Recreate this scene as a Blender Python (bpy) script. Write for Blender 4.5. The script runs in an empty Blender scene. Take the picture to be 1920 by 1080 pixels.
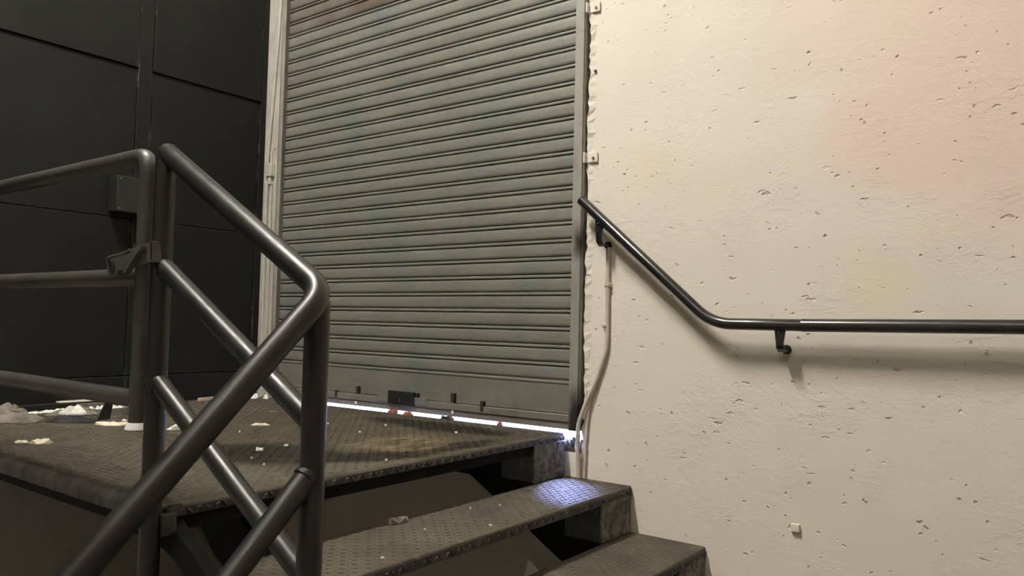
import bpy, bmesh, math, random
from mathutils import Vector, Matrix, noise
random.seed(7)
S = bpy.context.scene
COL = S.collection

# ------------------------------------------------------------------ camera
cam = bpy.data.objects.new('camera', bpy.data.cameras.new('camera')); COL.objects.link(cam); S.camera = cam
cam.data.sensor_width = 36.0
cam.data.lens = 1449.8 / 1920 * 36
cam.data.clip_start = 0.02
YAW, PITCH, ROLL = 0.6428, 0.0456, 0.0226
fw = Vector((-math.sin(YAW)*math.cos(PITCH), math.cos(YAW)*math.cos(PITCH), math.sin(PITCH)))
r0 = Vector((math.cos(YAW), math.sin(YAW), 0)); u0 = r0.cross(fw)
rt = r0*math.cos(ROLL) + u0*math.sin(ROLL); up = -r0*math.sin(ROLL) + u0*math.cos(ROLL)
M = Matrix((rt, up, -fw)).transposed().to_4x4(); M.translation = Vector((1.7456, -2.7759, 0.455))
cam.matrix_world = M

# ------------------------------------------------------------------ world, daylight, exposure
W = bpy.data.worlds.new('sky'); S.world = W; W.use_nodes = True
bg = W.node_tree.nodes['Background']; bg.inputs[0].default_value = (0.50, 0.66, 1.0, 1); bg.inputs[1].default_value = 4.0
sun = bpy.data.objects.new('daylight_sun', bpy.data.lights.new('daylight_sun', 'SUN')); COL.objects.link(sun)
sun.data.energy = 700.0; sun.data.color = (0.38, 0.47, 1.0); sun.data.angle = math.radians(46)
sun.rotation_euler = Vector((0.13, -0.20, -0.20)).to_track_quat('-Z', 'Y').to_euler()
S.view_settings.view_transform = 'Standard'; S.view_settings.look = 'None'
S.view_settings.gamma = 1; S.view_settings.use_curve_mapping = False
S.view_settings.exposure = 0.0
TUBE_POWER = 2200.0
TUBE_COLOR = (1.0, 0.955, 0.86)

# ------------------------------------------------------------------ materials
def lin(c): return tuple(((x/255)/12.92 if x/255 <= .04045 else ((x/255+.055)/1.055)**2.4) for x in c)
class NT:
    def __init__(s, name):
        s.m = bpy.data.materials.new(name); s.m.use_nodes = True; s.t = s.m.node_tree; s.n = s.t.nodes; s.b = s.n['Principled BSDF']
    def new(s, typ, **kw):
        x = s.n.new(typ)
        for k, v in kw.items(): setattr(x, k, v)
        return x
    def link(s, a, b): s.t.links.new(a, b)
    def pos(s): 
        if not hasattr(s, '_p'): s._p = s.new('ShaderNodeNewGeometry').outputs['Position']
        return s._p
    def objc(s):
        if not hasattr(s, '_o'): s._o = s.new('ShaderNodeTexCoord').outputs['Object']
        return s._o
    def noise(s, scale, detail=4, rough=.55, vec=None, dist=0.0, sc3=None):
        v = vec or s.pos()
        if sc3:
            mp = s.new('ShaderNodeMapping'); mp.inputs['Scale'].default_value = sc3; s.link(v, mp.inputs['Vector']); v = mp.outputs[0]
        x = s.new('ShaderNodeTexNoise'); x.inputs['Scale'].default_value = scale; x.inputs['Detail'].default_value = detail
        x.inputs['Roughness'].default_value = rough; x.inputs['Distortion'].default_value = dist
        s.link(v, x.inputs['Vector']); return x.outputs['Fac']
    def ramp(s, fac, a, b, ca=(0,0,0,1), cb=(1,1,1,1)):
        x = s.new('ShaderNodeValToRGB'); e = x.color_ramp.elements; e[0].position = a; e[1].position = b
        e[0].color = ca if len(ca) == 4 else (*ca, 1); e[1].color = cb if len(cb) == 4 else (*cb, 1)
        s.link(fac, x.inputs[0]); return x.outputs[0]
    def mix(s, fac, a, b, mode='MIX'):
        x = s.new('ShaderNodeMix', data_type='RGBA', blend_type=mode)
        for sock, v in ((x.inputs[0], fac), (x.inputs[6], a), (x.inputs[7], b)):
            if isinstance(v, bpy.types.NodeSocket): s.link(v, sock)
            elif isinstance(v, (int, float)): sock.default_value = v
            else: sock.default_value = v if len(v) == 4 else (*v, 1)
        return x.outputs[2]
    def math(s, op, a, b=0.0, c=None):
        x = s.new('ShaderNodeMath', operation=op)
        for i, v in enumerate((a, b) if c is None else (a, b, c)):
            if isinstance(v, bpy.types.NodeSocket): s.link(v, x.inputs[i])
            else: x.inputs[i].default_value = v
        return x.outputs[0]
    def xyz(s):
        if not hasattr(s, '_x'):
            q = s.new('ShaderNodeSeparateXYZ'); s.link(s.pos(), q.inputs[0]); s._x = q.outputs
        return s._x
    def blob(s, c, r, soft=.5, warp=None):
        # ellipsoidal patch with a soft, noisy border: 1 inside
        v = s.pos()
        if warp:
            nn = s.new('ShaderNodeTexNoise'); nn.inputs['Scale'].default_value = warp[0]; nn.inputs['Detail'].default_value = 5; s.link(v, nn.inputs['Vector'])
            sub = s.new('ShaderNodeVectorMath', operation='SUBTRACT'); s.link(nn.outputs['Color'], sub.inputs[0]); sub.inputs[1].default_value = (.5, .5, .5)
            sc = s.new('ShaderNodeVectorMath', operation='SCALE'); s.link(sub.outputs[0], sc.inputs[0]); sc.inputs['Scale'].default_value = warp[1]
            ad = s.new('ShaderNodeVectorMath', operation='ADD'); s.link(v, ad.inputs[0]); s.link(sc.outputs[0], ad.inputs[1]); v = ad.outputs[0]
        a = s.new('ShaderNodeVectorMath', operation='SUBTRACT'); s.link(v, a.inputs[0]); a.inputs[1].default_value = c
        d = s.new('ShaderNodeVectorMath', operation='DIVIDE'); s.link(a.outputs[0], d.inputs[0]); d.inputs[1].default_value = r
        l = s.new('ShaderNodeVectorMath', operation='LENGTH'); s.link(d.outputs[0], l.inputs[0])
        mr = s.new('ShaderNodeMapRange', interpolation_type='SMOOTHSTEP'); s.link(l.outputs['Value'], mr.inputs[0])
        mr.inputs[1].default_value = 1; mr.inputs[2].default_value = 1 - soft; mr.inputs[3].default_value = 0; mr.inputs[4].default_value = 1
        return mr.outputs[0]
    def out(s, color=None, rough=None, metal=None, bump=None, bstr=.3, bdist=.01, spec=None):
        for k, v in (('Base Color', color), ('Roughness', rough), ('Metallic', metal), ('Specular IOR Level', spec)):
            if v is None: continue
            if isinstance(v, bpy.types.NodeSocket): s.link(v, s.b.inputs[k])
            elif isinstance(v, (int, float)): s.b.inputs[k].default_value = v
            else: s.b.inputs[k].default_value = (*v[:3], 1)
        if bump is not None:
            bn = s.new('ShaderNodeBump'); bn.inputs['Strength'].default_value = bstr; bn.inputs['Distance'].default_value = bdist
            s.link(bump, bn.inputs['Height']); s.link(bn.outputs[0], s.b.inputs['Normal'])
        return s.m

def simple(name, col, rough=.6, metal=0, var=.25, scale=14, bstr=0.15, bdist=.002, spec=None):
    n = NT(name); f = n.noise(scale, 5)
    d = tuple(c*(1-var) for c in col); l = tuple(min(1, c*(1+var)) for c in col)
    return n.out(n.ramp(f, .3, .7, d, l), rough, metal, n.noise(scale*6, 3), bstr, bdist, spec)

MAT = {}
def build_materials():
    # white trowelled plaster wall
    n = NT('white_plaster')
    base = n.ramp(n.noise(2.2, 4), .3, .7, (.755, .695, .61), (.80, .74, .655))
    base = n.mix(n.math('MULTIPLY', n.blob((1.55, 0, 1.25), (.62, 1, .62), .45, (2.5, .7)), .9), base, (.82, .645, .57))  # pink and cream casts of mixed lighting, put into the plaster colour
    base = n.mix(n.math('MULTIPLY', n.blob((1.05, 0, 1.55), (.35, 1, .40), .5, (3, .5)), .6), base, (.81, .675, .585))
    base = n.mix(n.math('MULTIPLY', n.blob((.36, 0, 1.08), (.16, 1, .14), .7, (5, .3)), .6), base, (.80, .70, .54))
    base = n.mix(n.math('MULTIPLY', n.blob((1.17, 0, .62), (.16, 1, .14), .5, (5, .3)), .6), base, (.80, .69, .53))
    # grime near the base and the guide
    grime = n.math('MULTIPLY', n.ramp(n.noise(26, 6, .7), .62, .78), n.blob((.2, 0, -.2), (.75, 1, .42), .8, (6, .2)))
    base = n.mix(n.math('MULTIPLY', grime, .35), base, (.20, .15, .10))
    # pits of several sizes, clustered; short trowel scratches; fine sandy relief in zones
    def warped(scale, amt):
        nz = n.new('ShaderNodeTexNoise'); nz.inputs['Scale'].default_value = scale; nz.inputs['Detail'].default_value = 5; n.link(n.pos(), nz.inputs['Vector'])
        sc = n.new('ShaderNodeVectorMath', operation='SCALE'); n.link(nz.outputs['Color'], sc.inputs[0]); sc.inputs['Scale'].default_value = amt
        ad = n.new('ShaderNodeVectorMath', operation='ADD'); n.link(n.pos(), ad.inputs[0]); n.link(sc.outputs[0], ad.inputs[1]); return ad.outputs[0]
    def pits(scale, stretch, rad, selscale, lo, hi, off):
        vor = n.new('ShaderNodeTexVoronoi', feature='F1'); vor.inputs['Scale'].default_value = scale
        mp = n.new('ShaderNodeMapping'); mp.inputs['Scale'].default_value = stretch; mp.inputs['Rotation'].default_value = (0, off, 0); mp.inputs['Location'].default_value = (off*7, 0, off*3)
        n.link(warped(60, .022), mp.inputs[0]); n.link(mp.outputs[0], vor.inputs['Vector'])
        sp = n.new('ShaderNodeSeparateColor'); n.link(vor.outputs['Color'], sp.inputs[0])
        size = n.math('MULTIPLY', n.ramp(sp.outputs[0], .25, 1.0), rad)
        d = n.math('DIVIDE', vor.outputs['Distance'], n.math('ADD', size, .0005))
        return n.math('MULTIPLY', n.ramp(d, .55, 1.05, (1,1,1), (0,0,0)), n.ramp(n.noise(selscale, 3), lo, hi))
    p1 = pits(15, (1, .02, 1), .11, 4.0, .40, .48, .3)
    p2 = pits(34, (1, .02, 1.1), .28, 5.0, .48, .55, .9)
    p3 = pits(11, (1, .02, 3.2), .22, 3.0, .47, .53, .35)
    pit = n.math('MAXIMUM', p1, n.math('MAXIMUM', p2, p3))
    zone = n.ramp(n.noise(2.4, 3), .46, .62)
    edge = n.ramp(n.noise(8, 7, .62, dist=.5, sc3=(1, 1, 1.5)), .49, .52)
    edge2 = n.ramp(n.noise(17, 6, .65, dist=.3, sc3=(1, 1, 1.8)), .50, .54)
    h = n.math('MULTIPLY', n.noise(3.5, 3), .5)
    h = n.math('MULTIPLY_ADD', n.math('MULTIPLY', n.noise(70, 6, .7), n.math('ADD', zone, .08)), .22, h)
    h = n.math('MULTIPLY_ADD', n.math('MULTIPLY', edge, n.ramp(n.noise(1.9, 2), .46, .62)), .06, h)
    h = n.math('MULTIPLY_ADD', n.math('MULTIPLY', edge2, n.ramp(n.noise(3.1, 2), .50, .62)), .10, h)
    h = n.math('MULTIPLY_ADD', pit, -.9, h)
    base = n.mix(n.math('MULTIPLY', pit, .42), base, (.30, .235, .17))
    MAT['plaster'] = n.out(base, .85, 0, h, .55, .012, .25)

    n = NT('white_painted_trim')
    c = n.ramp(n.noise(9, 5), .3, .75, (.34, .315, .28), (.48, .45, .405))
    c = n.mix(n.ramp(n.noise(30, 5, .7), .66, .74), c, (.22, .18, .14))
    MAT['trim'] = n.out(c, .7, 0, n.noise(40, 5, .7), .6, .006)

    # galvanised shutter, red-brown tint on the uppermost slats
    n = NT('galvanised_slat')
    streak = n.noise(5, 5, .6, sc3=(.35, 1, 3))
    c = n.ramp(streak, .3, .7, (.215, .212, .185), (.275, .270, .235))
    c = n.mix(n.ramp(n.noise(3, 4), .5, .7), c, (.20, .215, .21))
    vor = n.new('ShaderNodeTexVoronoi'); vor.inputs['Scale'].default_value = 80; n.link(n.pos(), vor.inputs['Vector'])
    c = n.mix(.10, c, vor.outputs['Color'], 'SOFT_LIGHT')
    z = n.xyz()[2]; x = n.xyz()[0]
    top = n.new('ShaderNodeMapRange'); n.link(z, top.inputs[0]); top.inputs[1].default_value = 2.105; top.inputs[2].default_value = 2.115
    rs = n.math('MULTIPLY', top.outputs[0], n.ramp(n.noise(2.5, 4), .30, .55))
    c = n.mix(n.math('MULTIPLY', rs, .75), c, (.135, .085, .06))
    lo = n.new('ShaderNodeMapRange'); n.link(z, lo.inputs[0]); lo.inputs[1].default_value = .22; lo.inputs[2].default_value = .02
    c = n.mix(n.math('MULTIPLY', lo.outputs[0], n.ramp(n.noise(9, 5), .35, .75)), c, (.19, .155, .11))
    sm = n.blob((-.12, 0, .98), (.28, 1, .16), .9, (9, .2))
    scr = n.math('MULTIPLY', n.ramp(n.noise(70, 4, .7, dist=2), .62, .66), n.ramp(n.noise(4, 2), .54, .66))
    c = n.mix(n.math('MULTIPLY', scr, .45), c, (.42, .41, .38))
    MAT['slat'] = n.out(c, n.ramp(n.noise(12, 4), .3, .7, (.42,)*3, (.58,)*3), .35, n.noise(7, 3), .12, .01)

    n = NT('galvanised_guide')
    c = n.ramp(n.noise(8, 5, sc3=(1, 1, .3)), .3, .7, (.30, .285, .255), (.40, .38, .345))
    c = n.mix(n.math('MULTIPLY', n.ramp(n.noise(14, 5), .55, .72), .55), c, (.22, .15, .11))
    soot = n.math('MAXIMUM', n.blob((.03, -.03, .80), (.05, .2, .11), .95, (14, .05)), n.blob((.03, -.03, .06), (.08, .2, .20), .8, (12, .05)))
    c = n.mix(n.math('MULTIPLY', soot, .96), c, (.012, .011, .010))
    MAT['guide'] = n.out(c, .5, .25, n.noise(30, 4), .15, .004)

    # black painted steel tube
    n = NT('black_painted_tube')
    c = n.ramp(n.noise(16, 5), .3, .75, (.006, .0057, .005), (.013, .0122, .0105))
    c = n.mix(n.math('MULTIPLY', n.ramp(n.noise(55, 5, .7), .73, .78), .4), c, (.20, .18, .15))
    MAT['tube'] = n.out(c, n.ramp(n.noise(22, 4), .3, .7, (.33,)*3, (.45,)*3), .0, n.noise(60, 4), .06, .002, .48)
    n = NT('gloss_black_handrail')
    MAT['handrail'] = n.out(n.ramp(n.noise(18, 4), .3, .7, (.008, .0075, .007), (.016, .014, .013)), .27, 0, n.noise(50, 3), .05, .002, .6)
    MAT['latch'] = simple('grey_latch_steel', (.075, .072, .064), .45, .1, .3, 30)
    MAT['gate'] = simple('dark_grey_gate_paint', (.040, .0385, .034), .42, 0, .3, 14, .12, .002, .5)

    # checker plate: dirty dark steel
    n = NT('dirty_checker_plate')
    c = n.ramp(n.noise(6, 6, .65), .3, .72, (.052, .045, .034), (.105, .092, .071))
    c = n.mix(n.ramp(n.noise(38, 5, .7), .60, .72), c, (.17, .147, .11))
    zz = n.new('ShaderNodeMapRange'); n.link(n.xyz()[2], zz.inputs[0]); zz.inputs[1].default_value = -.05; zz.inputs[2].default_value = -.03
    # an old spill: worn sheet of dirt with a dark rim and a tan middle
    sheet = n.math('MULTIPLY', n.blob((-.72, -.60, 0), (.74, .90, .5), .10, (5, .16)), zz.outputs[0])
    c = n.mix(n.math('MULTIPLY', sheet, .60), c, n.ramp(n.noise(9, 6, .7), .35, .7, (.045, .037, .026), (.090, .074, .050)))
    wet = None
    for cc, rr in (((-.50, -1.18, 0), (.28, .21, .5)), ((-.24, -1.09, 0), (.20, .17, .5)), ((-.16, -.88, 0), (.13, .24, .5)), ((-.115, -.60, 0), (.08, .26, .5)), ((-.55, -.25, 0), (.5, .14, .5))):
        q = n.blob(cc, rr, .35, (9, .16)); wet = q if wet is None else n.math('MAXIMUM', wet, q)
    wet = n.math('MULTIPLY', n.math('MULTIPLY', wet, sheet), n.ramp(n.noise(7, 5), .22, .38))
    c = n.mix(n.math('MULTIPLY', wet, .95), c, (.014, .012, .008))
    br = n.math('MULTIPLY', n.math('MULTIPLY', n.blob((-.30, -.70, 0), (.22, .30, .5), .6, (6, .3)), zz.outputs[0]), n.ramp(n.noise(20, 5, .7, sc3=(1, .4, 1)), .42, .60))
    c = n.mix(n.math('MULTIPLY', br, .8), c, (.19, .145, .085))
    MAT['plate'] = n.out(c, .75, 0, n.noise(90, 4, .7), .45, .005, .20)
    n = NT('black_edge_steel')
    c = n.ramp(n.noise(20, 5, .7), .4, .72, (.022, .021, .020), (.060, .056, .048))
    MAT['steel'] = n.out(c, .55, .1, n.noise(50, 4), .3, .004)
    n = NT('worn_fascia_steel')
    c = n.ramp(n.noise(18, 6, .7, sc3=(1, 1, .4)), .38, .68, (.030, .029, .026), (.075, .070, .060))
    MAT['fascia'] = n.out(c, .7, 0, n.noise(60, 5), .4, .004, .2)
    n = NT('black_stringer_paint')
    MAT['stringer'] = n.out(n.ramp(n.noise(14, 5), .35, .7, (.007, .007, .0065), (.014, .0135, .0125)), .8, spec=.1)
    n = NT('spattered_riser')
    c = n.ramp(n.noise(22, 6, .7, dist=.6), .40, .62, (.045, .042, .036), (.20, .185, .155))
    c = n.mix(n.ramp(n.noise(30, 5, .65, dist=1), .62, .68), c, (.012, .012, .011))
    MAT['riser'] = n.out(c, .8, 0, n.noise(60, 5), .4, .004)

    # black panelled side wall, grey below the landing
    n = NT('matt_black_panel')
    c = n.ramp(n.noise(4, 6, .6), .3, .72, (.0064, .0062, .0050), (.0102, .0099, .0082))
    c = n.mix(n.math('MULTIPLY', n.ramp(n.noise(26, 5, .7), .70, .78), .4), c, (.03, .03, .028))
    yy = n.xyz()[1]; sc_ = None
    for y_ in (-.066, -.719, -.797):
        d_ = n.math('LESS_THAN', n.math('ABSOLUTE', n.math('SUBTRACT', yy, y_)), .006)
        sc_ = d_ if sc_ is None else n.math('MAXIMUM', sc_, d_)
    c = n.mix(n.math('MULTIPLY', sc_, n.ramp(n.noise(5, 5, .7, sc3=(1, 3, 1)), .53, .60)), c, (.055, .055, .052))
    MAT['panel'] = n.out(c, .62, 0, n.noise(18, 5), .25, .004, .22)
    MAT['joint'] = simple('black_joint', (.006, .006, .006), .9)
    MAT['under'] = simple('grey_concrete_wall', (.40, .385, .35), .9, 0, .08, 3, .2, .006)
    MAT['concrete'] = simple('concrete_floor', (.34, .32, .29), .85, 0, .25, 3, .3, .006)
    MAT['ceiling'] = simple('grey_ceiling', (.30, .28, .25), .9, 0, .1, 3)
    MAT['roomwall'] = simple('grey_room_wall', (.30, .27, .23), .9, 0, .12, 2)
    MAT['outside'] = simple('pale_paving', (.10, .10, .105), .8, 0, .1, 4)
    MAT['sill'] = simple('brown_sill', (.062, .046, .024), .8, 0, .3, 20)  # brown picked to neutralise the blue daylight bounce
    MAT['conduit'] = simple('painted_conduit', (.56, .50, .42), .6, 0, .15, 20)
    MAT['screw'] = simple('dull_screw', (.20, .17, .13), .5, .6, .3, 60)
    MAT['blacklock'] = simple('black_lock', (.012, .013, .012), .5, 0, .3, 40)
    MAT['box'] = simple('dark_grey_box', (.013, .013, .011), .5, 0, .3, 40)
    MAT['hole'] = simple('rusted_slot', (.022, .016, .011), .8, 0, .3, 60)
    MAT['paper'] = simple('cream_chip', (.66, .60, .48), .8, 0, .15, 40)
    MAT['white'] = simple('white_chip', (.72, .70, .66), .8, 0, .12, 40)
    MAT['dust'] = simple('grey_dusty_rag', (.15, .132, .112), .95, 0, .45, 22, .6, .006)
    MAT['rubber'] = simple('black_rubber', (.014, .014, .017), .55, 0, .3, 30)
    MAT['straw'] = simple('straw', (.20, .15, .08), .8, 0, .3, 50)
    MAT['wood'] = simple('pale_wood_strip', (.50, .40, .27), .8, 0, .25, 20)
    MAT['plug'] = simple('white_plastic_plug', (.75, .74, .74), .45, 0, .06, 20)
    MAT['leaf'] = simple('dry_leaf', (.20, .08, .05), .8, 0, .3, 40)
    MAT['housing'] = simple('lamp_housing', (.7, .7, .68), .5)
    e = NT('fluorescent_tube'); e.out((.9, .9, .9), .4); e.b.inputs['Emission Color'].default_value = (*TUBE_COLOR, 1); e.b.inputs['Emission Strength'].default_value = TUBE_POWER
    MAT['glow'] = e.m
build_materials()

# ------------------------------------------------------------------ mesh helpers
def link(name, bm, mat, parent=None, smooth=False, loc=None):
    me = bpy.data.meshes.new(name); bm.normal_update(); bm.to_mesh(me); bm.free()
    if smooth:
        for p in me.polygons: p.use_smooth = True
        try: me.set_sharp_from_angle(angle=math.radians(40))
        except Exception: pass
    me.materials.append(MAT[mat])
    o = bpy.data.objects.new(name, me); COL.objects.link(o)
    if parent: o.parent = parent
    if loc: o.location = loc
    return o
def empty(name, loc=(0, 0, 0)):
    o = bpy.data.objects.new(name, None); COL.objects.link(o); o.empty_display_size = .05; o.location = loc; return o
def tag(o, label=None, cat=None, group=None, kind=None):
    if label: o['label'] = label
    if cat: o['category'] = cat
    if group: o['group'] = group
    if kind: o['kind'] = kind
    return o
def box(bm, x0, x1, y0, y1, z0, z1, bev=0, seg=2):
    r = bmesh.ops.create_cube(bm, size=1)
    vs = r['verts']
    for v in vs: v.co = Vector(((x0+x1)/2 + v.co.x*(x1-x0), (y0+y1)/2 + v.co.y*(y1-y0), (z0+z1)/2 + v.co.z*(z1-z0)))
    if bev:
        es = list({e for v in vs for e in v.link_edges})
        bmesh.ops.bevel(bm, geom=es, offset=bev, segments=seg, affect='EDGES', profile=.5)
    return bm
def bx(*a, **k): return box(bmesh.new(), *a, **k)
def fillet(pts, rads, n=8):
    # polyline with rounded corners; rads per inner point
    out = [Vector(pts[0])]
    for i in range(1, len(pts)-1):
        p, a, b = Vector(pts[i]), Vector(pts[i-1]), Vector(pts[i+1])
        r = rads[i-1] if isinstance(rads, (list, tuple)) else rads
        if r <= 0: out.append(p); continue
        u = (a-p).normalized(); v = (b-p).normalized()
        ang = u.angle(v); d = min(r/math.tan(ang/2), .49*(a-p).length, .49*(b-p).length); 
        s, e = p+u*d, p+v*d
        for k in range(n+1):
            t = k/n; out.append((1-t)**2*s + 2*t*(1-t)*p + t*t*e)
    out.append(Vector(pts[-1])); return out
def tube(bm, path, r, seg=16, caps=True, dome=0.0):
    path = [Vector(p) for p in path]; rings = []
    t0 = (path[1]-path[0]).normalized(); ref = Vector((0, 0, 1)) if abs(t0.z) < .9 else Vector((1, 0, 0))
    nrm = (ref - t0*ref.dot(t0)).normalized()
    pts = []; L = len(path)
    for i, p in enumerate(path):
        t = (path[min(i+1, L-1)] - path[max(i-1, 0)]).normalized()
        nrm = (nrm - t*nrm.dot(t)).normalized(); pts.append((p, t, nrm.copy(), r(i/(L-1)) if callable(r) else r))
    if dome:
        p, t, q, rr = pts[0]; pts = [(p - t*dome*math.sin(a), t, q, rr*max(.02, math.cos(a))) for a in (1.5, 1.1, .7, .35)] + pts
        p, t, q, rr = pts[-1]; pts = pts + [(p + t*dome*math.sin(a), t, q, rr*max(.02, math.cos(a))) for a in (.35, .7, 1.1, 1.5)]
    for p, t, q, rr in pts:
        b = t.cross(q)
        rings.append([bm.verts.new(p + (q*math.cos(2*math.pi*k/seg) + b*math.sin(2*math.pi*k/seg))*rr) for k in range(seg)])
    for a, b in zip(rings, rings[1:]):
        for k in range(seg): bm.faces.new((a[k], a[(k+1) % seg], b[(k+1) % seg], b[k]))
    if caps: bm.faces.new(rings[0][::-1]); bm.faces.new(rings[-1])
    return bm
def tb(*a, **k): return tube(bmesh.new(), *a, **k)
def prism(bm, poly, axis, a, b):
    # poly: 2-D points of the other two axes (in xyz order), extruded along axis from a to b
    def P(u, v, w): return {'x': (w, u, v), 'y': (u, w, v), 'z': (u, v, w)}[axis]
    A = [bm.verts.new(P(u, v, a)) for u, v in poly]; B = [bm.verts.new(P(u, v, b)) for u, v in poly]
    n = len(poly)
    bm.faces.new(A); bm.faces.new(B[::-1])
    for i in range(n): bm.faces.new((A[i], B[i], B[(i+1) % n], A[(i+1) % n]))
    bmesh.ops.recalc_face_normals(bm, faces=bm.faces[:]); return bm
def pm(*a): return prism(bmesh.new(), *a)
def disc(bm, c, nrm, r, th, seg=14, dome=0):
    c = Vector(c); n = Vector(nrm).normalized(); return tube(bm, [c, c+n*th], r, seg)

# ------------------------------------------------------------------ the room
FL = -1.246; CE = 5.0
bm = bmesh.new()
OX0, OX1, OZT = -2.02, 0.058, 2.62
link_notch = (-.045, OX1, 0, .24, -.078, -.058)
box(bm, -.045, OX1, 0, .24, FL, -.078)
for a in ((-2.4, OX0, 0, .24, FL, CE), (OX1, 4.4, 0, .24, FL, CE), (OX0, OX1, 0, .24, OZT, CE), (OX0, -.045, 0, .24, FL, -.035)):
    box(bm, *a)
wall = tag(link('wall_back', bm, 'plaster'), kind='structure')
link('broken_sill', bx(*link_notch), 'sill', wall)
tag(link('gap_light_seal', box(bx(-2.18, -.045, -.075, -.001, -.075, -.040), OX0, -.045, -.001, .24, -.0345, -.029), 'sill'), kind='structure')  # added plates: seal the gap below the landing and cut daylight bounce
# ragged plaster edge beside the guide
bm = bmesh.new(); random.seed(3); zs = [-.1 + i*.022 for i in range(int(2.72/.022))]
edge = [(.057 + random.uniform(-.008, .003) + .004*math.sin(z*9), z) for z in zs]
va = [bm.verts.new((x, -.006 - random.uniform(0, .004), z)) for x, z in edge]; vb = [bm.verts.new((.085 + random.uniform(-.008, .012), .001, z)) for x, z in edge]; vc = [bm.verts.new((x+.002, .02, z)) for x, z in edge]
for i in range(len(zs)-1):
    bm.faces.new((va[i], vb[i], vb[i+1], va[i+1])); bm.faces.new((vc[i], va[i], va[i+1], vc[i+1]))
link('plaster_edge', bm, 'plaster', wall)
tag(link('floor', bx(-2.4, 4.4, -5.6, .0, FL-.1, FL), 'concrete'), kind='structure')
tag(link('ceiling', bx(-2.4, 4.4, -5.6, .24, CE, CE+.1), 'ceiling'), kind='structure')
tag(link('wall_right', bx(4.3, 4.4, -5.6, .0, FL, CE), 'roomwall'), kind='structure')
tag(link('wall_front', bx(-2.4, 4.4, -5.7, -5.6, FL, CE), 'roomwall'), kind='structure')
tag(link('ground_outside', bx(-6, 6, .24, 9, -.12, -.045), 'outside'), kind='structure')
# left wall: backing with black boards above the landing
wl = tag(link('wall_left', bx(-2.3, -2.205, -5.6, .0, FL, CE), 'joint'), kind='structure')
link('lower_wall', bx(-2.205, -2.185, -5.6, 0, FL, -.06), 'under', wl)
ys = [(-.062, 0.0, .006), (-.717, -.065, 0), (-.795, -.720, .006), (-1.60, -.798, 0), (-2.40, -1.603, 0), (-3.20, -2.406, 0), (-4.0, -3.206, 0), (-4.8, -4.006, 0), (-5.59, -4.806, 0)]
zsr = [(.146, .9435, 0), (.9465, 1.725, 0), (1.729, 2.60, .010), (2.603, CE, .0)]
for y0, y1, dp in ys:
    if dp: link('batten' if y1 < 0 else 'corner_strip', bx(-2.205, -2.180+dp, y0, y1, .147, CE, bev=.002, seg=1), 'panel', wl)
    else:
        for z0, z1, dq in zsr: link('wall_panel', bx(-2.205, -2.180+dq, y0, y1, z0, z1, bev=.002, seg=1), 'panel', wl)
bb = tag(link('baseboard_left', bx(-2.205, -2.165, -5.59, -.002, -.004, .143, bev=.004), 'panel'), kind='structure')

# white painted frame on the left of the shutter
tr = tag(link('trim_1', bx(-2.18, -2.09, -.022, .02, -.02, OZT, bev=.006), 'trim'), kind='structure')
link('frame_board', bx(-2.092, -2.008, -.046, .03, .0, OZT, bev=.005), 'trim', tr)
link('cable', tb(fillet([(-2.012, -.052, OZT), (-2.035, -.054, 2.1), (-2.088, -.056, 1.45), (-2.095, -.055, 1.30), (-2.10, -.05, .75), (-2.095, -.045, .0)], .3, 6), .010, 10), 'trim', tr, True)
link('cable', tb(fillet([(-2.068, -.052, 1.42), (-2.055, -.054, 1.25), (-2.05, -.052, .6), (-2.055, -.05, .02)], .3, 6), .007, 8), 'trim', tr, True)
bm = bx(-2.085, -2.035, -.075, -.04, 1.27, 1.35, bev=.006); box(bm, -2.072, -2.047, -.07, -.04, 1.225, 1.275, bev=.004); link('cable_clamp', bm, 'trim', tr)
for z, x in ((2.24, -2.05), (1.86, -2.06), (1.44, -2.04), (1.02, -2.085), (.70, -2.07), (.42, -2.06)):
    link('screw', disc(bmesh.new(), (x, -.044, z), (0, -1, 0), .007, .006, 8), 'trim', tr)

# ------------------------------------------------------------------ roller shutter
sh = tag(empty('roller_shutter', (-1, .0, .012)), 'galvanised steel roller shutter with horizontal slats, closed over the doorway', 'shutter')
P = .0757; Z1 = .512 - 6*P
off = Vector(sh.location)
def slat_mesh():
    prof = [(.013, -.003), (.009, -.001), (.009, .0035), (-.0005, .0042), (-.0042, .0065), (-.0048, .0105), (-.0038, .0145), (-.0005, .0168), (.007, .0174), (.007, .0208), (-.002, .0214), (-.0046, .0245), (-.0054, .034), (-.0056, .050), (-.0052, .066), (-.0040, .0725), (-.001, .0745), (.009, .0752), (.013, .0777)]
    bm = bmesh.new()
    rows = [[bm.verts.new((x, y, z)) for y, z in prof] for x in (-1.008, 1.008)]
    for i in range(len(prof)-1): bm.faces.new((rows[0][i], rows[1][i], rows[1][i+1], rows[0][i+1]))
    bm.faces.new((rows[0][0], rows[0][-1], rows[1][-1], rows[1][0]))
    bmesh.ops.recalc_face_normals(bm, faces=bm.faces[:]); return bm
z0 = Z1 - .011
base_idx = -0
k0 = math.ceil((.135 - z0)/P)
first = None
k = k0; sl_z = []
while z0 + k*P < OZT:
    z = z0 + k*P
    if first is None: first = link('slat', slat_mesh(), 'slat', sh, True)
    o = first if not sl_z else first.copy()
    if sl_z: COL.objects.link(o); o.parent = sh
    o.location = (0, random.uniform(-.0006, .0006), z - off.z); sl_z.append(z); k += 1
zb = sl_z[0]           # bottom bars hang below this height
def loc_box(*a, bev=0):
    x0, x1, y0, y1, za, zc = a; return bx(x0+1, x1+1, y0, y1, za-off.z, zc-off.z, bev=bev)
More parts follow.
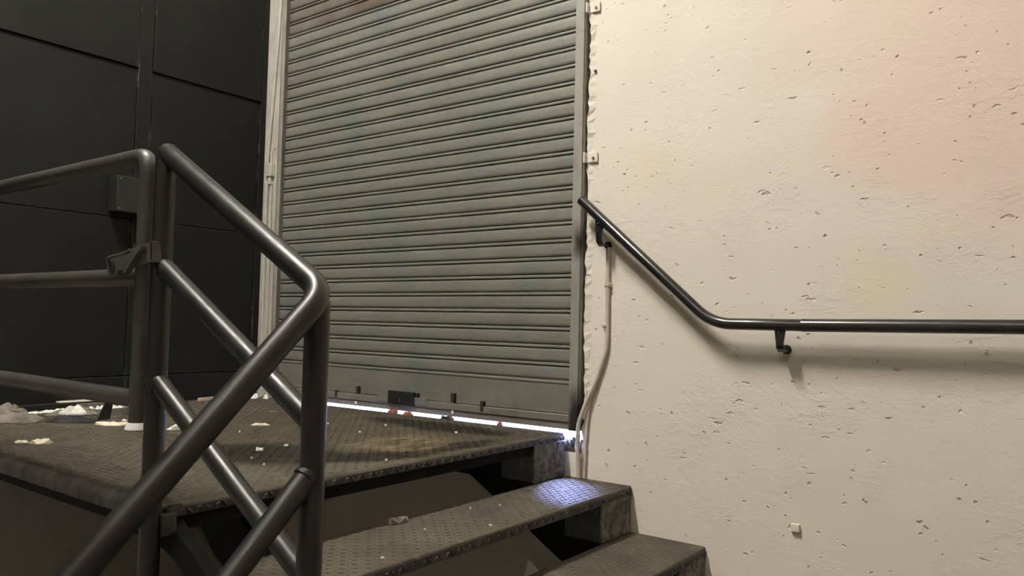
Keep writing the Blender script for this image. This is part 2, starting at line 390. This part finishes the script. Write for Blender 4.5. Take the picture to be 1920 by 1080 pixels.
def tilt(bm):          # the shutter's last bars sit slightly askew
    for v in bm.verts: v.co.z += (v.co.x - 1)*.0052
    return bm
link('bottom_bar', tilt(loc_box(-1.995, -.005, -.001, .014, .078, zb+.022, bev=.002)), 'slat', sh)
link('bottom_bar', tilt(loc_box(-1.995, -.005, -.017, .012, .045, .0765, bev=.003)), 'slat', sh)
link('bottom_bar', tilt(loc_box(-1.995, -.005, -.011, .012, .014, .0435, bev=.003)), 'slat', sh)
link('bar_light_seal', tilt(loc_box(-1.995, -.005, .010, .016, .016, zb+.02)), 'hole', sh)  # added strip, stops sky light leaking between the bars
lk = link('lock_plate', tilt(loc_box(-1.150, -.817, -.020, -.006, .054, .088, bev=.002)), 'slat', sh)
link('lock_case', tilt(loc_box(-1.073, -.896, -.030, -.010, .044, .112, bev=.003)), 'blacklock', lk)
link('keyhole', tilt(loc_box(-.992, -.984, -.032, -.029, .060, .078)), 'screw', lk)
for x, z, w, h in ((-1.309, .099, .016, .034), (-1.474, .068, .016, .034), (-.655, .104, .020, .040), (-.477, .078, .018, .042), (-.885, .098, .012, .02)):
    link('slot', tilt(loc_box(x-w/2, x+w/2, -.0195, -.003, z-h/2, z+h/2)), 'hole', sh)
for x, z in ((-1.322, .032), (-.656, .036)):
    link('light_hole', disc(bmesh.new(), (x+1, -.011, z-off.z + x*.0052), (0, -1, 0), .008, .004, 10), 'white', sh)  # white discs painted for daylight showing through two holes
def guide(x0, x1, yf):
    bm = bmesh.new(); d = 1 if x1 < -1 else -1
    box(bm, x0+1, x1+1, yf, yf+.004, .014-off.z, OZT-off.z, bev=.001)
    xo0, xo1 = (x0, x0+.004) if x1 < -1 else (x1-.004, x1)
    box(bm, xo0+1, xo1+1, yf, .06, .014-off.z, OZT-off.z)
    box(bm, x0+1-.01, x1+1+.01, .016, .034, .016-off.z, OZT-off.z)
    return bm
link('guide_rail', guide(-.002, .045, -.030), 'guide', sh)
link('guide_rail', guide(-2.010, -1.978, -.050), 'guide', sh)
for xa, xb in ((-2.03, -1.975), (-.010, .060)):
    link('guide_light_seal', loc_box(xa, xb, .0345, .16, .016, OZT), 'guide', sh)  # added fill behind the guides, shuts out stray daylight
for zc in (1.80, 1.158):
    t = link('fixing_tab', loc_box(.046, .103, -.010, -.003, zc-.022, zc+.022, bev=.003), 'plaster', sh)
    link('fixing_web', loc_box(.043, .052, -.028, -.003, zc-.022, zc+.022, bev=.002), 'plaster', t)
    link('screw', disc(bmesh.new(), (.085+1, -.010, zc-.004-off.z), (0, -1, 0), .006, .004, 8), 'screw', t)

# ------------------------------------------------------------------ staircase with landing
st = tag(empty('staircase', (0, 0, FL)), 'dark steel staircase with checker plate treads and landing before the shutter', 'staircase')
def child(name, bm, mat, smooth=False):
    for v in bm.verts: v.co.z -= FL
    return link(name, bm, mat, st, smooth)
YO = -1.757     # outer edge of the flight
def lip_profile(x1, zt, th, drop, r, n=6):
    # plate top with a rounded nose that turns down (x, z)
    pts = [(x1-r, zt)]
    for k in range(1, n+1):
        a = math.pi/2*(1-k/n); pts.append((x1-r+r*math.cos(a), zt-r+r*math.sin(a)))
    pts.append((x1, zt-drop)); pts.append((x1-th, zt-drop)); pts.append((x1-th, zt-th)); 
    return pts
def tread_profile(x0, x1, zt, drop=.034, th=.007, r=.009):
    p = lip_profile(x1, zt, th, drop, r)
    return p + [(x0+th, zt-th), (x0+th, zt-drop*.8), (x0, zt-drop*.8), (x0, zt)]
def lozenges(fr, w, h, pitch=.0225, L=.017, B=.0062, H=.0022, keep=None):
    # raised bars of checker plate on a w x h field; fr maps (u, v, n) to space
    rj = random.Random(17); bm = bmesh.new(); nu, nv = int(w/pitch), int(h/pitch)
    for i in range(nu):
        for j in range(nv):
            cu, cv = (i+.5)*w/nu, (j+.5)*h/nv
            if keep and not keep(cu, cv): continue
            if rj.random() < .05: continue
            cu += rj.uniform(-.0016, .0016); cv += rj.uniform(-.0016, .0016)
            a = math.pi/4 if (i+j) % 2 else -math.pi/4
            c, s = math.cos(a), math.sin(a)
            def q(x, y, z): return bm.verts.new(fr(cu + x*c - y*s, cv + x*s + y*c, z))
            e = [q(-L*.5, 0, 0), q(0, -B*.5, 0), q(L*.5, 0, 0), q(0, B*.5, 0)]; t = [q(-L*.28, 0, H), q(L*.28, 0, H)]
            bm.faces.new((e[0], e[1], t[1], t[0])); bm.faces.new((e[1], e[2], t[1])); bm.faces.new((e[2], e[3], t[0], t[1])); bm.faces.new((e[3], e[0], t[0]))
    bmesh.ops.recalc_face_normals(bm, faces=bm.faces[:]); return bm
def pattern(*a, **k):
    o = child('checker_pattern', lozenges(*a, **k), 'plate'); o['kind'] = 'stuff'; return o
# upper landing: back edge stands a little off the shutter
LX0, LX1, LY0 = -2.155, -.028, -1.775
def back(x): return -.018 - .040*min(1, max(0, (-.03-x)/1.5))
child('landing_plate', pm([(LX0, LY0+.05), (LX1-.03, LY0+.05), (LX1-.03, back(LX1)), (-1.5, back(-1.5)), (LX0, back(LX0))], 'z', -.007, 0), 'plate')
nose = pm([(x, z) for x, z in lip_profile(LX1, 0, .007, .028, .012)] + [(LX1-.03, -.007), (LX1-.03, 0)], 'y', LY0+.05, -.018)
child('landing_nosing', nose, 'plate', True)
side = bmesh.new(); prof = [(-y, z) for y, z in lip_profile(-LY0, 0, .008, .046, .026, 8)] + [(LY0+.05, -.008), (LY0+.05, 0)]
prism(side, prof, 'x', LX0, LX1-.004); child('landing_side', side, 'fascia', True)
pattern(lambda u, v, n: (LX0+u, LY0+.025+v, n), LX1-LX0-.012, -.06-LY0-.025)
def lip(x, y0, y1, zt, drop):
    l = child('nosing_lip', bx(x-.004, x+.0012, y0, y1, zt-drop-.002, zt-.009, bev=.001), 'steel')
    o = child('checker_pattern', lozenges(lambda u, v, n: (x+.0012+n, y0+v, zt-drop-.004+u), drop-.004, y1-y0, .0235, .024, .012, .0045), 'steel'); o['kind'] = 'stuff'
lip(LX1, LY0+.010, -.014, 0, .028)
child('edge_channel', bx(LX0, LX1-.05, LY0+.006, LY0+.06, -.072, -.046), 'stringer')
child('edge_channel', bx(LX1-.06, LX1-.02, LY0+.05, -.24, -.07, -.028), 'stringer')
child('landing_joist', bx(LX0, LX1-.1, -.9, -.85, -.09, -.007), 'stringer')
child('landing_leg', bx(LX0+.02, LX0+.08, LY0+.05, LY0+.11, FL, -.008), 'stringer')
# treads of the first flight
TR = [(-.020, .284, -.1785), (.285, .594, -.357)]
for x0, x1, z in TR:
    child('tread', pm(tread_profile(x0, x1, z), 'y', YO, -.004), 'plate', True)
    pattern(lambda u, v, n: (x0+.004+u, YO+v, z+n), x1-x0-.012, -.006-YO)
    lip(x1, YO+.001, -.005, z, .034)
# quarter landing and second flight
ZQ = -.534
child('quarter_landing', bx(.596, 1.95, YO, -.004, ZQ-.03, ZQ, bev=.004), 'plate')
child('landing_leg', bx(1.87, 1.93, YO+.02, YO+.08, FL, ZQ-.03), 'stringer')
child('landing_leg', bx(.62, .68, YO+.02, YO+.08, FL, ZQ-.03), 'stringer')
child('landing_leg', bx(1.87, 1.93, -.10, -.04, FL, ZQ-.03), 'stringer')
for k in range(3):
    y1 = YO - .25*k; z = ZQ - .178*(k+1)
    child('tread', bx(.60, 1.95, y1-.26, y1+.005, z-.034, z, bev=.004), 'plate')
for x in (.60, 1.92):
    child('stringer', pm([(YO+.0, ZQ-.03), (YO-.85, FL+.08), (YO-.85, FL), (YO-.72, FL), (YO, ZQ-.25)], 'x', x, x+.03), 'stringer')
# saw-tooth haunch beside the wall
h = [(-.62, -.030), (-.034, -.030), (-.034, -.2125), (.278, -.2125), (.278, -.391), (.588, -.391), (.588, ZQ-.03), (.588, -.735), (-.364, -.186), (-.62, -.186)]
child('stringer', pm(h, 'y', -.228, -.012), 'stringer')
for x, za, zc in ((-.0335, -.178, -.032), (.2785, -.356, -.214), (.5885, ZQ, -.393)):
    child('riser_end', bx(x-.004, x+.004, -.229, -.010, za, zc), 'riser')
    n_ = bx(x-.16, x-.004, -.2305, -.2275, za+.002, zc, bev=0); child('side_lit_patch', n_, 'steel')  # lighter square stands in for the lit part of the dark side face
# outer stringer under the open side and the inner brace with its leg
child('stringer', pm([(-.34, -.028), (-.05, -.028), (-.02, -.048), (.62, -.42), (.62, -.52), (.0, -.130), (-.10, -.098), (-.34, -.098)], 'y', -1.752, -1.720), 'stringer')
child('brace', pm([(-.62, -.008), (-.40, -.008), (.10, -.330), (.50, -.56), (.50, -.66), (-.34, -.255)], 'y', -1.43, -1.39), 'stringer')
child('support_leg', bx(-.304, -.241, -1.42, -1.36, -.19, -.008), 'stringer')

# ------------------------------------------------------------------ outer railing
YR = -1.800; R = .0243
rl = tag(empty('stair_railing', (.55, YR, -.56)), 'black steel tube railing at the open side of the stairs, turning down towards the viewer', 'railing')
def rchild(name, bm, mat='tube', smooth=True):
    for v in bm.verts: v.co -= Vector((.55, YR, -.56))
    return link(name, bm, mat, rl, smooth)
AX, BX = -.036, .551
rchild('top_rail', tb(fillet([(AX+.006, YR, .846), (BX+.012, YR, .506), (BX, YR-.78, -.275)], [.07], 12), R, 20, dome=.012))
rchild('mid_rail', tb([(AX+.01, YR, .572), (BX-.01, YR, .255)], R*.93, 18))
rchild('mid_rail', tb([(AX+.01, YR, .296), (BX-.01, YR, -.045)], R*.93, 18))
rchild('mid_rail', tb([(BX, YR, .172), (BX, YR-.75, -.555)], R*.93, 18))
rchild('post', tb([(AX, YR, .835), (AX, YR, -.62)], R, 20))
rchild('post', tb([(BX, YR-.005, .49), (BX, YR-.005, -.62)], R, 20))
rchild('post', tb([(BX, YR-.75, -.25), (BX, YR-.75, FL)], R, 20))
rchild('post', tb([(-1.32, YR, .86), (-1.32, YR, -.60)], R, 20))
for c, t in (((AX, YR, .572), R+.004), ((AX, YR, .296), R+.004), ((BX, YR-.005, .172), R+.004)):
    bm = bmesh.new(); d = Vector((1, 0, -.56)).normalized() if c[0] < .5 else Vector((0, -1, -.98)).normalized()
    rchild('weld_bead', tube(bm, [Vector(c)+d*(R*.80), Vector(c)+d*(R*1.05)], R*.97, 16))
rchild('bolt', disc(bmesh.new(), (AX-R+.002, YR-.004, .290), (-1, 0, 0), .013, .012, 10))
rchild('strap', bx(AX-.03, AX+.03, YR+.012, YR+.05, -.066, -.016, bev=.003), 'steel')

# ------------------------------------------------------------------ gate
GY = -1.800; GX = -.112; GL = -1.26; GR = .0195
gt = tag(empty('gate', (GL, GY, .18)), 'dark grey tube gate with three rails left of the railing, latched to its post', 'gate')
def gchild(name, bm, mat='gate', smooth=True, parent=None):
    for v in bm.verts: v.co -= Vector((GL, GY, .18))
    return link(name, bm, mat, parent or gt, smooth)
gchild('gate_frame', tb(fillet([(GL, GY, .190), (GL, GY, .848), (GX, GY, .848), (GX, GY, .190)], [.06, .045], 8), .0225, 18))
gchild('mid_rail', tb([(GL, GY, .550), (GX, GY, .548)], .0225, 18))
gchild('bottom_rail', tb([(GL, GY, .253), (GX, GY, .250)], .0225, 18))
pl = gchild('end_plug', tb([(GX, GY, .174), (GX, GY, .178), (GX, GY, .186), (GX, GY, .196)], lambda t: .020 + .010*math.sin(math.pi*(.25+.7*t)), 18), 'plug')
# latch: slotted plate with a bent hook
def rounded(x0, x1, z0, z1, r, n=5):
    out = []
    for cx, cz, a0 in ((x1-r, z1-r, 0), (x0+r, z1-r, 90), (x0+r, z0+r, 180), (x1-r, z0+r, 270)):
        for k in range(n+1):
            a = math.radians(a0 + 90*k/n); out.append((cx+r*math.cos(a), cz+r*math.sin(a)))
    return out
LY = GY - .036; LP = (-.215, .585)
def tl(bm):            # the latch hangs slightly askew
    ca, sa = math.cos(.14), math.sin(.14)
    for v in bm.verts:
        dx, dz = v.co.x - LP[0], v.co.z - LP[1]; v.co.x = LP[0] + dx*ca - dz*sa; v.co.z = LP[1] + dx*sa + dz*ca
    return bm
lt = gchild('latch_plate', tl(pm(rounded(-.230, -.016, .552, .600, .013), 'y', LY, LY+.005)), 'latch', False)
gchild('latch_return', tl(bx(-.024, -.014, LY, GY-.012, .550, .602, bev=.002)), 'gate', False, lt)
gchild('latch_hole', tl(disc(bmesh.new(), (-.204, LY-.0012, .569), (0, 1, 0), .017, .004, 6)), 'joint', False, lt)
gchild('latch_hook', tl(tb(fillet([(-.207, LY-.003, .572), (-.207, LY-.010, .592), (-.17, LY-.013, .590), (-.110, LY-.013, .588), (-.098, LY-.008, .594)], .012, 5), .0045, 8)), 'gate', True, lt)
gchild('latch_arm', tl(pm([(-.125, .543), (-.060, .588), (-.036, .592), (-.036, .584), (-.055, .577), (-.112, .540)], 'y', LY-.016, LY-.001)), 'latch', False, lt)
gchild('latch_pin', tb([(-.118, LY+.012, .600), (-.118, LY+.012, .628)], .004, 8), 'gate', True, lt)
for x in (-.165, -.145): gchild('latch_bolt', tl(disc(bmesh.new(), (x, LY+.002, .554), (0, 0, -1), .008, .010, 8)), 'joint', False, lt)

# ------------------------------------------------------------------ handrail on the white wall
hr = tag(empty('wall_handrail', (.885, 0, .47)), 'glossy black tube handrail fixed to the white wall, sloping then level', 'handrail')
def hchild(name, bm, mat='handrail', smooth=True, parent=None):
    for v in bm.verts: v.co -= Vector((.885, 0, .47))
    return link(name, bm, mat, parent or hr, smooth)
HY = -.070; HRAD = .0212
slope = .875
xk = .066 + (.970-.4705)/slope
hchild('rail_tube', tb(fillet([(.066, HY, .970), (xk, HY, .4705), (.965, HY, .4705)], [.20], 14), HRAD*.97, 24, dome=.006))
hchild('rail_tube', tb([(.962, HY, .4705), (1.6, HY, .478), (2.7, HY, .49)], HRAD*1.03, 24))
hchild('joint_ring', tb([(.958, HY, .4705), (.968, HY, .4705)], HRAD*1.06, 24))
def strap(x, zt, zw, w=.026):
    br = None
    pts = fillet([(x, HY, zt), (x, HY-.004, zw+.012), (x, HY+.022, zw-.004), (x, -.004, zw+.002)], [.03, .02], 7)
    bm = bmesh.new(); rows = []
    for i, p in enumerate(pts):
        t = (pts[min(i+1, len(pts)-1)] - pts[max(i-1, 0)]).normalized(); nn = Vector((1, 0, 0)).cross(t)
        ww = w*(1.5 if i == 0 else 1)
        rows.append([bm.verts.new(p + Vector((sx*ww/2, 0, 0)) + nn*sn*.0035) for sx, sn in ((-1, -1), (1, -1), (1, 1), (-1, 1))])
    for a, b in zip(rows, rows[1:]):
        for k in range(4): bm.faces.new((a[k], a[(k+1) % 4], b[(k+1) % 4], b[k]))
    bm.faces.new(rows[0]); bm.faces.new(rows[-1][::-1]); bmesh.ops.recalc_face_normals(bm, faces=bm.faces[:])
    b = hchild('bracket', bm, 'handrail', True)
    hchild('wall_plate', disc(bmesh.new(), (x+.002, .002, zw+.002), (0, -1, 0), .0165, .008, 16), 'handrail', False, b)
    hchild('screw', disc(bmesh.new(), (x-.004, HY-.005, zt-.012), (0, -1, 0), .003, .004, 6), 'screw', False, b)
strap(.884, .456, .382)
strap(.156, .880, .782)

# ------------------------------------------------------------------ conduit and cable on the white wall
cd = tag(empty('conduit', (.06, -.01, -.178)), 'cream painted cable conduit on the white wall beside the shutter guide', 'conduit')
def cchild(name, bm, mat='conduit', smooth=True):
    for v in bm.verts: v.co -= Vector((.06, -.01, -.178))
    return link(name, bm, mat, cd, smooth)
cchild('pipe', tb(fillet([(.163, -.010, .775), (.166, -.010, .36), (.122, -.012, .235), (.075, -.022, .130), (.047, -.030, .045), (.043, -.026, -.06), (.046, -.016, -.176)], [.25, .3, .2, .15, .2], 8), .0092, 12))
cchild('cable', tb(fillet([(.112, -.010, .205), (.085, -.010, .13), (.075, -.010, .02), (.068, -.010, -.175)], .1, 6), .006, 8))
for z, x in ((.455, .157), (.62, .165), (.18, .088)):
    cchild('clip', bx(x-.014, x+.014, -.014, -.001, z-.010, z+.010, bev=.003), 'conduit', False)
    cchild('clip', bx(x-.012, x+.010, -.021, -.012, z-.006, z+.006, bev=.002), 'conduit', False)
tag(link('wall_plug', disc(bmesh.new(), (.084, -.003, 1.525), (0, -1, 0), .006, .005, 8), 'rubber'), 'small black plug in the white wall between the two fixing tabs', 'plug')
tag(link('plaster_block', bx(.905, .935, -.013, .002, -.245, -.215, bev=.004), 'plaster'), 'small square lump of plaster on the wall above the lowest tread', 'plaster lump')

# ------------------------------------------------------------------ junction box on the black wall
jb = tag(empty('junction_box', (-2.16, -.80, .965)), 'dark grey junction box fixed on the black panelled wall behind the gate', 'junction box')
link('box_body', bx(-.02, .052, -.115, .11, .0, .180, bev=.004), 'blacklock', jb)
lid = link('box_lid', bx(.050, .062, -.115, .11, .0, .180, bev=.004), 'box', jb)
for y, z in ((-.10, .015), (-.10, .165), (.095, .015), (.095, .165)): link('screw', disc(bmesh.new(), (.062, y, z), (1, 0, 0), .005, .003, 8), 'screw', lid)
link('cable_gland', tb([(.02, .07, .01), (.03, .07, -.04), (.02, .085, -.09)], .022, 10), 'blacklock', jb, True)
link('cable', tb([(.02, .08, -.08), (.01, .09, -.14), (-.0, .10, -.20)], .010, 8), 'blacklock', jb, True)

# ------------------------------------------------------------------ litter on the landing and the treads
def flake(name, x, y, z, L, Wd, H, mat, label, cat, rot=None, group=None, seed=0, curl=.3):
    rnd = random.Random(seed*7+1); n = 11; bm = bmesh.new()
    ring = []
    for k in range(n):
        a = 2*math.pi*k/n; rr = rnd.uniform(.72, 1.08); ring.append((L/2*rr*math.cos(a), Wd/2*rr*math.sin(a)))
    def zz(u, v): return H*(1-curl) + curl*H*2*abs(u/(L/2))*rnd.uniform(.5, 1)
    top = [bm.verts.new((u*.97, v*.97, max(.002, (.25 + .9*(rnd.random() > .72))*zz(u, v)))) for u, v in ring]; bot = [bm.verts.new((u, v, .0)) for u, v in ring]
    mid = [bm.verts.new((u*.5, v*.5, H*rnd.uniform(.8, 1.4))) for u, v in ring]; c = bm.verts.new((0, 0, H*1.1))
    for i in range(n):
        j = (i+1) % n
        bm.faces.new((bot[i], bot[j], top[j], top[i])); bm.faces.new((top[i], top[j], mid[j], mid[i])); bm.faces.new((mid[i], mid[j], c))
    bm.faces.new(bot[::-1])
    o = link(name, bm, mat, None, False, (x, y, z)); o.rotation_euler.z = rot if rot is not None else rnd.uniform(0, 6)
    return tag(o, label, cat, group)
ZP = .0012
flake('plaster_chip', -1.480, -1.190, ZP, .125, .075, .010, 'paper', 'broad cream flake lying left of the gate post foot', 'chip', .6, seed=1)
flake('plaster_chip', -1.245, -1.615, ZP, .050, .040, .006, 'paper', 'small flat cream flake at the far left, left of its yellowish neighbour', 'chip', .5, seed=2)
flake('plaster_chip', -1.185, -1.580, ZP, .075, .050, .012, 'paper', 'yellowish crumpled flake nearest the outer landing edge', 'chip', .9, seed=3)
flake('plaster_chip', -1.187, -1.068, ZP, .060, .105, .014, 'white', 'pale curled chip beside the railing post, under the lowest railing bar', 'chip', .2, seed=4)
flake('plaster_chip', -1.40, -1.065, ZP, .035, .022, .006, 'white', 'small white chip just left of the gate post foot', 'chip', .2, seed=5)
flake('plaster_chip', -1.56, -1.10, ZP, .030, .02, .006, 'white', 'tiny white chip behind the broad cream flake', 'chip', .2, seed=6)
flake('plaster_chip', -.535, -1.150, ZP, .034, .026, .008, 'white', 'white chip lying on the dark stain left of the tall railing post', 'chip', .2, seed=7)
flake('wood_splinter', -1.060, -.771, ZP, .085, .018, .008, 'paper', 'pale splinter on the landing between the two railing posts', 'splinter', .75, seed=8)
flake('wood_splinter', -1.42, -.45, ZP, .045, .015, .006, 'straw', 'small tan splinter near the shutter, seen left of the tall post', 'splinter', .9, seed=9)
crumbs = [(-.42, -1.26), (-.30, -1.30), (-.20, -1.165), (-.085, -.99), (-.62, -.62), (-.70, -.40), (-.90, -.55), (-.34, -.35), (-.55, -1.03), (-.95, -.95), (-.75, -1.25), (-1.62, -1.0), (-1.70, -.95), (-1.32, -.98)]
for i, (x, y) in enumerate(crumbs):
    flake('plaster_crumb', x, y, ZP, .008+.005*(i % 3), .008, .005, 'paper', 'tiny pale plaster crumb scattered on the landing plate', 'crumb', None, 'plaster crumbs on the landing', 20+i)
tc = [(.10, -.62), (.05, -.72), (.20, -.42), (.23, -1.30), (.12, -1.02), (.24, -.85)]
for i, (x, y) in enumerate(tc):
    flake('plaster_crumb', x, y, -.1785+ZP, .007+.005*(i % 2), .007, .004, 'paper', 'tiny pale crumb on the highest tread below the landing', 'crumb', None, 'plaster crumbs on the upper tread', 50+i)
flake('plaster_crumb', .545, -.62, -.357+ZP, .018, .015, .008, 'white', 'pale crumb on the lowest tread near the bottom of the picture', 'crumb', None, None, 60)
flake('paper_scrap', .005, -1.02, -.1785+ZP, .085, .035, .016, 'dust', 'grey crumpled scrap at the back edge of the highest tread', 'scrap', 1.2, seed=61)
flake('plaster_chip', -.03, -.262, -.2119, .035, .03, .010, 'white', 'white chip stuck under the highest tread beside the wall support', 'chip', .4, seed=62)
# straw pieces
for i, (x, y, a, L) in enumerate(((-.36, -.66, 1.2, .09), (-.30, -.60, .8, .07), (-.20, -.58, .9, .075), (-.43, -.70, 1.0, .05))):
    L *= .75; c, s = math.cos(a)*L/2, math.sin(a)*L/2
    o = link('straw', tb([(-c, -s, .004), (0, .004, .006), (c, s, .004)], .0022, 6), 'straw', None, True, (x, y, ZP))
    tag(o, ('thin dry straw on the brown stain, leftmost but one', 'forked-looking dry straw in the middle of the brown stain', 'dry straw at the right of the brown stain', 'short dark straw leftmost on the brown stain')[i], 'straw')
# dusty rag heap and the torn rubber piece
def heap(L, Wd, H, seed, nx=26, ny=16):
    bm = bmesh.new(); g = []
    for i in range(nx+1):
        row = []
        for j in range(ny+1):
            u, v = i/nx*2-1, j/ny*2-1; d = max(0, 1-(u*u+v*v)**.8)
            z = H*d**.7*(.55 + .9*noise.fractal(Vector((u*2.2+seed, v*2.2, seed)), 1.0, 2.0, 4)*.6 + .3*abs(noise.noise(Vector((u*5, v*5, seed)))))
            row.append(bm.verts.new((u*L/2*(1+.12*noise.noise(Vector((v*3, u, seed)))), v*Wd/2*(1+.15*noise.noise(Vector((u*3, v, seed+5)))), max(0.001, z))))
        g.append(row)
    for i in range(nx):
        for j in range(ny): bm.faces.new((g[i][j], g[i+1][j], g[i+1][j+1], g[i][j+1]))
    return bm
o = link('dusty_rag', heap(.26, .20, .065, 2.3), 'dust', None, True, (-1.895, -1.425, ZP)); o.rotation_euler.z = .9
tag(o, 'grey dusty rag heaped on the landing at the left edge', 'rag')
o = link('dusty_rag', heap(.26, .12, .030, 6.1), 'dust', None, True, (-1.93, -1.12, ZP)); o.rotation_euler.z = 1.1
tag(o, 'flat grey rag of dust behind the black rubber piece', 'rag')
rb = tag(empty('rubber_piece', (-1.70, -1.245, ZP)), 'torn black rubber piece with an upright tongue and white paper on it', 'rubber')
link('sole', heap(.20, .11, .030, 9.2, 16, 10), 'rubber', rb, True).rotation_euler.z = .7
bm = bmesh.new(); rows = []
for i in range(9):
    t = i/8; w = .050*(1-t)**.7 + .004
    rows.append([bm.verts.new((.085 + .012*math.sin(t*3) + (.10*t*t-.02*t)*.35, .085 + sx*w + .02*t, .006 + .125*t)) for sx in (-.5, .5)] + [bm.verts.new((.085 + .012*math.sin(t*3) + (.10*t*t-.02*t)*.35 - .008, .085 + sx*w + .02*t, .006 + .125*t)) for sx in (.5, -.5)])
for a, b in zip(rows, rows[1:]):
    for k in range(4): bm.faces.new((a[k], a[(k+1) % 4], b[(k+1) % 4], b[k]))
bm.faces.new(rows[0]); bm.faces.new(rows[-1][::-1]); bmesh.ops.recalc_face_normals(bm, faces=bm.faces[:]); link('tongue', bm, 'rubber', rb, True)
flake('white_paper', -1.765, -1.215, .022, .12, .07, .030, 'white', 'crumpled white paper lying on the torn black rubber piece', 'paper', .7, seed=71)
# strips along the foot of the black wall
tag(link('black_board', bx(-2.150, -2.095, -1.75, -1.06, ZP, .034, bev=.003), 'panel'), 'black board lying along the foot of the panelled wall', 'board')
tag(link('white_strip', bx(-2.145, -2.105, -1.13, -.94, .0345, .042, bev=.002), 'white'), 'thin white strip lying on the black board by the panelled wall', 'strip')
tag(link('grey_board', bx(-2.150, -2.10, -1.055, -.62, ZP, .028, bev=.004), 'dust'), 'grey board lying along the wall foot behind the gate post', 'board')
o = link('wood_strip', bx(-.011, .011, -.15, .15, 0, .018, bev=.003), 'wood', None, False, (-2.085, -.30, ZP)); o.rotation_euler.z = .12
tag(o, 'pale wooden strip on the landing near the foot of the white frame', 'strip')
# crumbled plaster line along the wall foot
bm = bmesh.new(); rnd = random.Random(11); y = -1.55; prev = None; rows = []
while y < -.80:
    w = rnd.uniform(.006, .020); hh = rnd.uniform(.006, .018); cx = -2.062 + .010*math.sin(y*11) + rnd.uniform(-.006, .006)
    rows.append([bm.verts.new((cx-w, y, .001)), bm.verts.new((cx-w*.4, y, hh)), bm.verts.new((cx+w*.6, y, hh*.8)), bm.verts.new((cx+w, y, .001))]); y += .011
for a, b in zip(rows, rows[1:]):
    for k in range(3): bm.faces.new((a[k], a[k+1], b[k+1], b[k]))
bmesh.ops.recalc_face_normals(bm, faces=bm.faces[:])
o = tag(link('plaster_rubble', bm, 'white'), 'ragged line of white plaster crumbs along the black wall foot', 'rubble', kind='stuff')
# rubble at the foot of the white frame and leaves caught under the shutter
for i, (x, y, L) in enumerate(((-2.07, -.10, .06), (-2.02, -.14, .05), (-1.97, -.10, .045), (-2.11, -.15, .04))):
    flake('plaster_chip', x, y, ZP, L, L*.7, .018, 'white', 'white lump of broken plaster at the foot of the white frame', 'chip', None, 'plaster lumps at the frame foot', 80+i)
for i, (x, y, L, m_) in enumerate(((-1.02, -.040, .07, 'leaf'), (-.905, -.055, .075, 'leaf'), (-.66, -.035, .085, 'blacklock'), (-.36, -.03, .03, 'leaf'))):
    flake('dry_leaf', x, y, ZP-.001, L, .034, .014, m_, ('reddish dry leaf under the shutter, left of the lock', 'reddish dry leaf in the bright gap below the lock', 'dark dry leaf blocking the bright gap right of the lock', 'small reddish leaf in the bright gap near the right end')[i], 'leaf', .1*i, seed=90+i)
# broken crumbs in the corner where daylight comes in
rnd = random.Random(5)
for i in range(6):
    flake('corner_crumb', rnd.uniform(-.034, .030), rnd.uniform(-.004, .06), -.0575, .022, .018, .014, 'white', 'broken plaster crumb in the daylit corner under the shutter guide', 'crumb', None, 'crumbs in the daylit corner', 110+i)

for i in range(5):
    flake('corner_crumb', -.030 + i*.018, .012 + .004*(i % 2), -.0575, .030, .022, .020 + .006*(i % 3), 'steel', 'dark broken crumb at the edge of the daylit corner under the shutter guide', 'crumb', None, 'dark crumbs in the daylit corner', 130+i)
# ------------------------------------------------------------------ lamps
def tube_lamp(x, y0, y1, z, label):
    lp = tag(empty('fluorescent_lamp', (x, (y0+y1)/2, z)), label, 'lamp', None)
    Ld = (y1-y0)/2
    link('housing', bx(-.06, .06, -Ld-.03, Ld+.03, .035, CE-z, bev=.004), 'housing', lp)
    t = link('tube', tb([(0, -Ld, 0), (0, Ld, 0)], .016, 10), 'glow', lp, True)
    for s in (-1, 1): link('lamp_holder', bx(-.02, .02, s*(Ld+.012)-.012, s*(Ld+.012)+.012, -.02, .04, bev=.003), 'housing', lp)
tube_lamp(-.62, -3.20, -1.85, 4.75, 'ceiling fluorescent lamp over the stairs before the shutter')
tube_lamp(1.6, -5.1, -4.86, 4.75, 'added fluorescent fill lamp behind the viewer')  # unseen lamp, added as fill for the wall and lower parts
